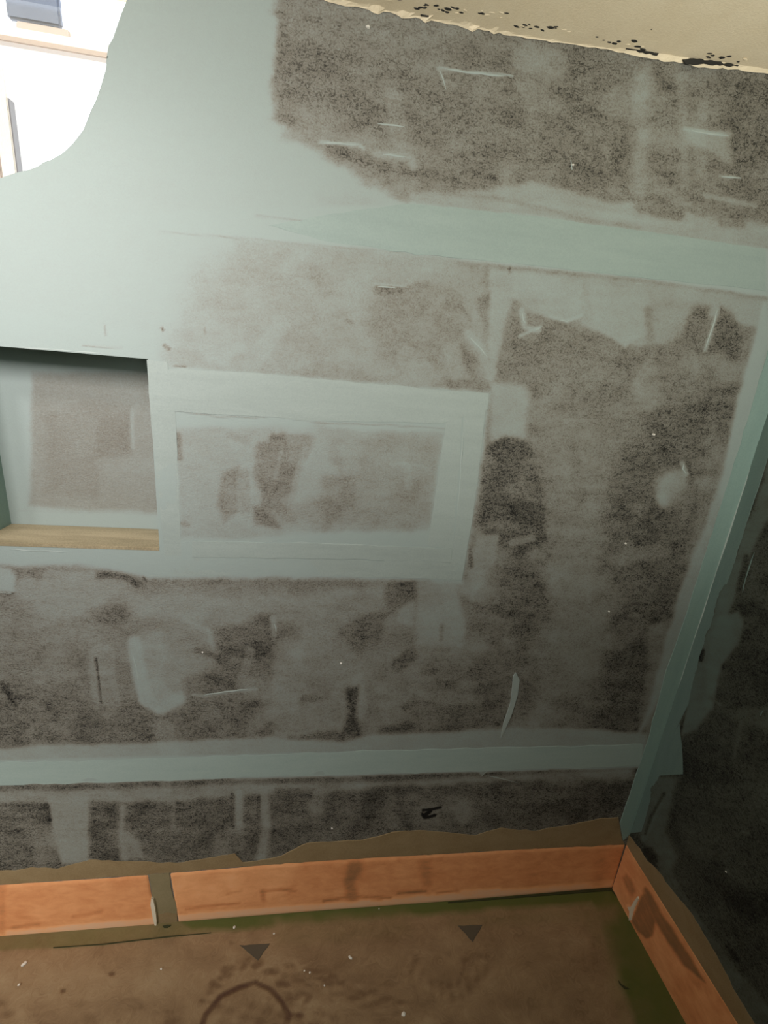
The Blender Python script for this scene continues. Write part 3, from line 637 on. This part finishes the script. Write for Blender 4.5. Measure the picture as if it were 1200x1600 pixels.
pg.poly([(240, 1420), (400, 1400), (955, 1360), (1120, 1630), (1010, 1640), (985, 1570), (965, 1520), (948, 1470), (940, 1430), (925, 1408), (860, 1412), (800, 1415), (640, 1429), (480, 1442), (400, 1447), (300, 1452)], 1, .95, 8, 7)
pg.poly([(900, 1420), (945, 1420), (975, 1540), (1000, 1640), (975, 1640), (945, 1500)], .3, .6, 20, 10)
pg.poly([(700, 1430), (960, 1415), (960, 1440), (700, 1448)], .25, .8, 22, 10)
pg.poly([(430, 1440), (640, 1432), (640, 1460), (430, 1480)], .18, .8, 26, 12)
fl = pf.ch['coat']+pf.n1*.3+pf.n2*.2; fg = np.clip(pg.ch['coat']*(1+pg.n1*.6), 0, 1)
m, t, b = nt('tan_tray_membrane')
at = t.nodes.new('ShaderNodeAttribute'); at.attribute_name = 'coat'
ag = t.nodes.new('ShaderNodeAttribute'); ag.attribute_name = 'green'
mxg = t.nodes.new('ShaderNodeMix'); mxg.data_type = 'RGBA'
f = math_(t, 'MULTIPLY_ADD', math_(t, 'SUBTRACT', noise(t, 260, 4, .7), .5), .35, at.outputs['Fac'])
f = math_(t, 'MULTIPLY_ADD', math_(t, 'SUBTRACT', noise(t, 25, 5, .65, .5), .5), .45, f, clamp=True)
t.links.new(ramp(t, f, [(0, (.09, .04, .02)), (.35, (.19, .115, .055)), (.6, (.30, .20, .105)), (1, (.44, .34, .20))]), mxg.inputs[6])
t.links.new(ag.outputs['Fac'], mxg.inputs[0]); mxg.inputs[7].default_value = (.088, .105, .018, 1); t.links.new(mxg.outputs[2], b.inputs['Base Color'])
b.inputs['Roughness'].default_value = .65; bump(t, b, f, .5, .003)
P[..., 2] = .0012*(fbm(FX+5, FY+5, 14, 201, 4)-1)*np.clip(-FY/.01, 0, 1)*np.clip((XC-FX)/.01, 0, 1)
floor = struct(grid_mesh('floor', P, np.ones((P.shape[0]-1, P.shape[1]-1), bool), {'coat': fl, 'green': fg}, m))
# rest of the floor out of view
quad('floor_margin', [(-1.6, -2.4, -.002), (XC, -2.4, -.002), (XC, -.74, -.002), (-1.6, -.74, -.002)], MRM, floor)
quad('floor_margin', [(-1.6, -.75, -.002), (-1.29, -.75, -.002), (-1.29, 0, -.002), (-1.6, 0, -.002)], MRM, floor)
tape([(83, 1480), (160, 1474.5), (267, 1462), (330, 1457), (330, 1458), (267, 1464), (160, 1476.5), (83, 1481.5)], surf=on_floor, nrm=NF, mat=MBK, rag=0, name='gap_shade_line', parent=floor, lift=.0013, thick=.0002)
tape([(700, 1409.5), (800, 1401), (955, 1387), (964, 1402), (967, 1405), (955, 1392), (800, 1404), (700, 1411.5)], surf=on_floor, nrm=NF, mat=MBK, rag=0, name='gap_shade_line', parent=floor, lift=.0022, thick=.0002)  # shadow line between orange band and green film, laid on as a dark strip
tape([(966, 1532), (971, 1538), (984, 1546), (976, 1546), (968, 1538)], surf=on_floor, nrm=NF, mat=MBK, rag=0, name='gap_shade_line', parent=floor, lift=.0022, thick=.0002)
tape([(254, 1447), (262, 1445), (268, 1446), (262, 1450), (256, 1450)], surf=on_floor, nrm=NF, mat=MBK, rag=0, name='gap_shade_line', parent=floor, lift=.0022, thick=.0002)
# grey triangles printed on the tray
for pts in ([(374, 1477), (422, 1474), (403, 1501)], [(715, 1446), (754, 1445), (739, 1472)]):
    tape(pts, surf=on_floor, nrm=NF, mat=MGY, rag=.3, name='triangle_mark', parent=floor, thick=.0003, lift=.0005, step=8)['label'] = 'small grey triangle pointing into the room'
# ================================================================== ORANGE SEALING BAND
MAR = 'adhesive_margin'
def tb(z, y=0): return z
tan_top = [(-60, 1366), (0, 1360), (23, 1360), (50, 1355), (90, 1357), (140, 1343), (200, 1345), (253, 1348), (287, 1347), (327, 1340), (367, 1333), (380, 1347), (400, 1345),
           (440, 1337), (480, 1317), (567, 1312), (613, 1300), (653, 1297), (700, 1300), (743, 1305), (783, 1293), (800, 1295), (833, 1298), (883, 1290), (940, 1278), (966, 1277), (972, 1312)]
ab = slab(MAR, [(-60, 1385), (-60, 1366)] + tan_top[1:] + [(976, 1319), (800, 1327), (700, 1333), (480, 1346), (265, 1363), (233, 1366), (0, 1382)], on_back, NB, .0009, MTA, None, .5, 10, 41, .0004, .0005)
tag(ab, 'ragged tan adhesive margin above the orange band under the niche wall', 'adhesive')
MOB, t, b = nt('orange_band')
at = t.nodes.new('ShaderNodeAttribute'); at.attribute_name = 'coat'
f = math_(t, 'MULTIPLY_ADD', math_(t, 'SUBTRACT', noise(t, 300, 3, .75), .5), .28, at.outputs['Fac'])
f = math_(t, 'MULTIPLY_ADD', math_(t, 'SUBTRACT', noise(t, 18, 5, .65, .5, mapping(t, (1, 1, 2))), .5), .35, f, clamp=True)
t.links.new(ramp(t, f, [(0, (.16, .12, .055)), (.2, (.36, .17, .07)), (.4, (.74, .30, .115)), (.62, (.95, .47, .21)), (.8, (.88, .52, .31)), (1, (.80, .56, .38))]), b.inputs['Base Color'])
b.inputs['Roughness'].default_value = .8; bump(t, b, f, .3, .002)
topl = [(-60, 1386), (0, 1382), (233, 1366), (265, 1363), (480, 1346), (700, 1333), (800, 1327), (978, 1319)]
botl = [(-60, 1473), (0, 1466), (243, 1446), (280, 1441), (480, 1425), (700, 1409), (957, 1387)]
def edge(pts, x): return np.interp(x, [p[0] for p in pts], [p[1] for p in pts])
def paint_band(P, fn):
    u, v = project(P.reshape(-1, 3)); bad = ((P.reshape(-1, 3)-CAM) @ RM)[:, 2] > -.15; u[bad] = v[bad] = 4000
    p = Paint(u.reshape(P.shape[:2]), v.reshape(P.shape[:2]), .48); fn(p); return np.clip(p.ch['coat']+p.n1*.15, 0, 1)
def fn_back(p):
    low = [(x, float(edge(botl, x))) for x in np.linspace(-60, 957, 50)]
    p.line([(x, y-5) for x, y in low], 17, .88, .75, 5, 5)
    p.poly([(265, 1363), (460, 1350), (440, 1400), (280, 1412)], .62, .6, 20, 12); p.poly([(480, 1350), (960, 1325), (940, 1380), (600, 1400)], .42, .5, 20, 12)
    p.line([(552, 1352), (545, 1375), (552, 1398)], 17, .16, .7, 12, 6); p.line([(560, 1350), (556, 1362)], 14, .24, .7, 12, 6)
    p.line([(408, 1391), (440, 1388), (462, 1391)], 3.5, .2, .75, 3, 2); p.line([(622, 1394), (666, 1391)], 4, .14, .8, 3, 2)
    p.line([(505, 1406), (545, 1399), (610, 1401)], 4, .18, .7, 4, 4); p.line([(665, 1350), (668, 1376)], 16, .24, .6, 14, 5)
    p.line([(682, 1395), (714, 1390)], 3, .18, .7, 3, 2); p.line([(410, 1393), (412, 1404)], 8, .22, .6, 6, 4); p.line([(290, 1419), (330, 1414), (375, 1409)], 3, .22, .7, 3, 2)
    p.line([(355, 1395), (378, 1390)], 3, .25, .6, 3, 2); p.line([(116, 1430), (140, 1427), (160, 1422)], 6, .25, .6, 5, 4); p.line([(20, 1447), (62, 1442)], 4, .25, .6, 5, 3)
    p.poly([(-60, 1386), (10, 1382), (8, 1460), (-60, 1470)], .32, .6, 8, 3)
    p.line([(655, 1343), (690, 1341)], 4, .28, .6, 4, 2); p.line([(580, 1405), (596, 1404)], 3, .3, .6, 3, 2); p.line([(720, 1392), (780, 1388)], 3, .9, .7, 3, 3)
    p.poly([(930, 1325), (980, 1320), (960, 1385), (925, 1388)], .36, .5, 16, 8)
def band_mesh(x0, x1, label):
    n = int((x1[0]-x0[0])/2.6); mrow = 26; P = np.zeros((n+1, mrow+1, 3))
    for i in range(n+1):
        a_ = x0[0]+(x1[0]-x0[0])*i/n; b_ = x0[1]+(x1[1]-x0[1])*i/n
        T_ = on_back(a_, edge(topl, a_)); B_ = on_back(b_, edge(botl, b_))
        for j in range(mrow+1): P[i, j] = B_+(T_-B_)*j/mrow
    c = paint_band(P, fn_back); P[..., 1] = -.0024-.0006*c; P[0, :, 1] = P[-1, :, 1] = P[:, 0, 1] = P[:, -1, 1] = .001
    o = grid_mesh('sealing_band', P, np.ones((n, mrow), bool), {'coat': c}, MOB); return tag(o, label, 'waterproofing band', 'orange sealing bands along the floor edge')
band_mesh((-60, -60), (232, 246), 'orange sealing band at left below the niches, left of the grey-brown gap')
band_mesh((265, 279), (977, 957), 'long orange sealing band between the grey-brown gap and the corner')
tag(slab(MAR, [(233, 1366), (265, 1363), (267, 1385), (271, 1402), (278, 1414), (277, 1430), (277, 1442), (246, 1445), (240, 1410), (236, 1385)], on_back, NB, .0012, MGR, None, .3, 8, 5, .0002, .0003),
    'grey-brown patch of adhesive filling the gap between two orange bands', 'adhesive')
slab('adhesive_film', [(247, 1428), (262, 1425), (277, 1427), (277, 1442), (247, 1445)], on_back, NB, .0004, MTA, bpy.data.objects[MAR+'.001'], 0, lift=.0013)['label'] = 'paler smear at the foot'
def fn_right(p):
    p.poly([(1004, 1400), (1016, 1395), (1026, 1440), (1022, 1464), (1010, 1467), (998, 1455), (988, 1440), (996, 1420)], .08, .75, 6, 5)
    p.poly([(973, 1372), (980, 1366), (988, 1375), (994, 1392), (990, 1402), (980, 1390)], .2, .75, 8, 4)
    p.poly([(1010, 1388), (1022, 1400), (1040, 1432), (1060, 1464), (1090, 1510), (1102, 1534), (1070, 1508), (1044, 1470), (1024, 1436)], .12, .9, 7, 6)
    p.line([(992, 1420), (982, 1416)], 5, .8, .7, 4, 2); p.line([(960, 1392), (985, 1440)], 6, .7, .5, 4, 3)
    p.line([(1010, 1392), (1012, 1420)], 8, .14, .7, 8, 4); p.poly([(1040, 1480), (1080, 1560), (1100, 1610), (1080, 1600), (1050, 1540)], .38, .6, 16, 10)
yy = np.linspace(0, -.62, 180); zz = np.linspace(0, .2, 50)
YY, ZZ = np.meshgrid(yy, zz, indexing='ij'); P = np.stack([np.full_like(YY, XC), YY, ZZ], -1)
c = paint_band(P, fn_right); P[..., 0] = XC-.0024-.0006*c; P[-1, :, 0] = P[:, -1, 0] = XC+.001; P[0, :, 1] = -.0022
o = grid_mesh('sealing_band', P, np.ones((179, 49), bool), {'coat': c}, MOB)
tag(o, 'orange sealing band running toward the camera along the dark right wall', 'waterproofing band', 'orange sealing bands along the floor edge')
am = slab(MAR, [cpx(.2), cpx(.235), (1000, 1325), (1012, 1345), (1030, 1362), (1052, 1392), (1080, 1425), (1105, 1466), (1130, 1510), (1150, 1550), (1176, 1592), (1200, 1630), (1160, 1630), (1130, 1573), (1100, 1532), (1080, 1508), (1052, 1462), (1030, 1420), (1014, 1385), (1004, 1366)],
          on_right, NR, .0012, MTA, None, .5, 8, 44, .0012, .0004)
tag(am, 'tan adhesive margin above the orange band on the dark right wall', 'adhesive')

# white wedge and cream sliver
wg = slab('plastic_wedge', [(237, 1400), (241, 1402), (244, 1416), (246, 1432), (246, 1445), (243, 1444), (239, 1428), (236, 1410)], on_back, NB, .005, MCR, None, 0, lift=.0016, inset=.0006)
tag(wg, 'thin cream splinter upright in the gap between orange bands', 'splinter')
wg = slab('plastic_sliver', [(999, 1400), (1000, 1404), (992, 1422), (988, 1438), (985, 1438), (986, 1424), (983, 1417), (988, 1417), (993, 1408)], on_right, NR, .004, MCR, None, 0, lift=.0026, inset=.0005)
tag(wg, 'thin cream sliver on the orange band just right of the corner', 'splinter')
# crumbs on the floor
cr = [crumb_mesh('plaster_crumb', .003, 50+k) for k in range(3)]
spots = [(366, 1450, 1.3, 'pale flake on the green edge film right of the grey-brown gap'), (38, 1507, 1.5, 'elongated white chip on the tan floor at far left'),
         (252, 1514, .9, 'white crumb on the tan floor below the grey-brown gap'), (30, 1539, 1.0, 'pale crumb near the left frame edge, lowest at left'),
         (547, 1497, 1.2, 'white upright crumb on the bare tan floor at centre'), (428, 1460, .9, 'white crumb just right of the left grey triangle'),
         (484, 1520, .9, 'right one of the crumb pair above the mud ring'), (476, 1517, .8, 'left one of the crumb pair above the mud ring'),
         (507, 1540, .8, 'small crumb right of the mud ring, below the crumb pair'), (631, 1585, 1.8, 'largest pale crumb at the bottom edge, right of the mud ring'),
         (592, 1421, .6, 'tiny crumb on the green edge film at centre'), (442, 1396, .9, None)]
for k, (x, y, s, lab) in enumerate(spots):
    if lab is None: continue
    q = on_floor(x, y); o = bpy.data.objects.new('plaster_crumb', cr[k % 3]); COL.objects.link(o)
    o.location = (q[0], q[1], .0014 if y > 1465 else .003); o.scale = (s, s*(1.9 if k in (1, 4) else 1), s); o.rotation_euler = (0, 0, -.7 if k == 1 else k)
    tag(o, lab, 'crumb', 'plaster crumbs on the floor')

# ================================================================== CEILING with ragged paint lip
cx = np.linspace(-1.6, XC+.02, 40); vs = []; fs = []
for i, x in enumerate(cx):
    z = float(zc(x)); vs += [(x, -2.4, z), (x, .1, z), (x, .1, 2.26), (x, -2.4, 2.26)]
    if i:
        q = 4*i
        for j in range(4): fs.append((q-4+j, q-4+(j+1) % 4, q+(j+1) % 4, q+j))
fs += [(0, 3, 2, 1), (4*39, 4*39+1, 4*39+2, 4*39+3)]
cl = struct(mesh('ceiling', vs, fs, MCE))
# blistered edge: cream flakes and near-black blisters hanging at the joint
edge_px = [(505, 0), (530, 8), (560, 12), (600, 8), (630, 7), (650, 16), (665, 28), (700, 34), (740, 30), (790, 38), (805, 55), (830, 58), (870, 62), (900, 65), (930, 72),
           (965, 82), (1000, 90), (1020, 93), (1060, 98), (1090, 105), (1120, 108), (1160, 110), (1200, 115), (1260, 124)]
lip = [(p[0], p[1]) for p in edge_px]
g = np.random.RandomState(5)
pts = dense(lip, 8, 1.0, 77, False)
vs = []; fs = []
for i, p in enumerate(pts):
    a = on_back(p[0], p[1]); zz_ = float(zc(a[0])); am_ = 1.0 if p[0] < 800 else .3; z = min(a[2], zz_-.0008)-.006*am_*g.rand()**2.5
    vs += [(a[0], -.0015, z), (a[0], -.003-.002*g.rand()*am_, z+.0015), (a[0]+.002*g.randn(), -.007-.007*g.rand()*am_, zz_+.0003)]
    if i:
        o_ = 3*i-3; fs += [(o_, o_+1, o_+4, o_+3), (o_+1, o_+2, o_+5, o_+4)]
mesh('paint_lip', vs, fs, MCE, cl)
MDK = plain('dark_void', (.02, .02, .018))
def flake(x, y, r, seed, mat, asp=2.2, surf='c'):
    """little curled blister of paint on the ceiling"""
    d = ray(x, y); q = CAM+d*((2.165-CAM[2])/d[2]); q = CAM+d*((float(zc(q[0]))-CAM[2])/d[2])
    gg = np.random.RandomState(seed); bm = bmesh.new(); bmesh.ops.create_uvsphere(bm, u_segments=10, v_segments=6, radius=r)
    for v in bm.verts: v.co = Vector((v.co.x*asp*(1+.2*gg.randn()*.5), v.co.y*(1+.2*gg.randn()*.5), v.co.z*.35))
    me = bpy.data.meshes.new('paint_blister'); bm.to_mesh(me); bm.free()
    o = link('paint_blister', me, mat, cl); o.location = q; o.rotation_euler = (0, 0, .2*gg.randn()); return o
k = 0
for (x0, y0, x1, y1, n) in ((560, 0, 640, 4, 6), (650, 12, 800, 28, 26), (800, 42, 890, 50, 14), (930, 62, 1010, 78, 10), (1090, 85, 1170, 98, 10)):
    for i in range(n):
        tt = g.rand(); x = x0+(x1-x0)*tt; y = y0+(y1-y0)*tt-g.rand()*9+2
        flake(x, y, .0012+.0013*g.rand(), 400+k, MCE if k % 3 == 1 else MDK, 1.5+1.5*g.rand()); k += 1
for (x, y, r, a) in ((960, 68, .0028, 2), (952, 66, .002, 2), (991, 64, .003, 2.2), (1128, 90, .0026, 2.2), (700, 14, .003, 2.4), (860, 43, .003, 2), (1018, 46, .0013, 1)):
    flake(x, y, r, 900+k, MDK, a); k += 1
# dark cracks where the lip has broken away
for pts in ([(916, 62), (935, 67), (960, 73), (985, 78), (1010, 84), (1024, 88), (1022, 91), (1000, 86), (975, 81), (945, 72), (925, 67)],
            [(1062, 98), (1078, 96), (1100, 99), (1130, 103), (1148, 107), (1130, 107), (1100, 104), (1080, 105), (1066, 105)],
            [(655, 26), (670, 29), (668, 32), (656, 30)], [(755, 35), (800, 44), (798, 47), (760, 39)]):
    slab('plaster_crack', pts, on_back, NB, .0006, MDK, wall, 1.0, 5, 12, .009)

# ================================================================== WINDOW beyond the curved opening
WY = .22
win = bpy.data.objects.new('window_1', None); COL.objects.link(win); win['kind'] = 'structure'
win.location = (-.7, WY, 1.8)
def wbox(name, px0, px1, dy0, dy1, mat, bev=.002):
    a = on_back(*px0, y=WY); c_ = on_back(*px1, y=WY)
    lo = (min(a[0], c_[0])+.7, dy0, min(a[2], c_[2])-1.8); hi = (max(a[0], c_[0])+.7, dy1, max(a[2], c_[2])-1.8)
    return box(name, lo, hi, mat, win, bev)
def lrail(name, pl, pr_, th_top, mat, depth=.03, y0=0):
    """rail from frame point pl to pr_ (along x)"""
    a = on_back(*pl, y=WY); c_ = on_back(*pr_, y=WY); z = (a[2]+c_[2])/2
    return box(name, (a[0]+.7, y0, z-1.8-th_top), (c_[0]+.7, y0+depth, z-1.8), mat, win, .0015)
lrail('transom_bar', (-250, 18), (300, 100), .010, MBE, .02, -.004)
lrail('transom_bar', (-250, 2), (300, 84), .0215, MFR, .03, 0)
a = on_back(22, 200, y=WY)
box('mullion', (a[0]+.7-.006, 0, -.22), (a[0]+.7-.0035, .02, a[2]-1.8+.05), MGM, win, .001)
box('mullion', (a[0]+.7-.034, .0, -.22), (a[0]+.7-.0062, .035, a[2]-1.8+.10), MFR, win, .002)
box('mullion', (a[0]+.7-.040, .0, -.22), (a[0]+.7-.0345, .03, a[2]-1.8+.02), MBE, win, .002)
a = on_back(95, 42, y=WY+.1); b_ = on_back(10, 25, y=WY+.1)
box('slate_panel', (b_[0]+.7, .1, a[2]-1.8), (a[0]+.7, .115, a[2]-1.8+.20), MBL, win, .004)['label'] = 'slate blue panel above the transom'
box('beige_ledge', (b_[0]+.72, .09, a[2]-1.8-.022), (a[0]+.72, .14, a[2]-1.8-.006), MBE, win, .003)['label'] = 'beige ledge under the panel'
mg, t, b = nt('clear_glass'); t.nodes.remove(b); o_ = t.nodes['Material Output']
mx = t.nodes.new('ShaderNodeMixShader'); tr = t.nodes.new('ShaderNodeBsdfTransparent'); gl = t.nodes.new('ShaderNodeBsdfGlossy'); gl.inputs['Roughness'].default_value = .05
mx.inputs[0].default_value = .04; t.links.new(tr.outputs[0], mx.inputs[1]); t.links.new(gl.outputs[0], mx.inputs[2]); t.links.new(mx.outputs[0], o_.inputs[0])
box('pane', (-.6, .016, -.22), (.5, .019, .40), mg, win)

# ================================================================== rest of the room, out of view
struct(box('wall_left', (-1.65, -2.4, -.02), (-1.6, .1, ZC), MRM))
struct(box('wall_front', (-1.65, -2.45, -.02), (XC+.05, -2.4, ZC), MRM))
box('wall_margin', (-1.6, 0, -.02), (-1.298, .1, ZC), MRM, wall)
box('wall_margin', (XC, -2.4, -.02), (XC+.05, -1.199, ZC), MRM, wr)
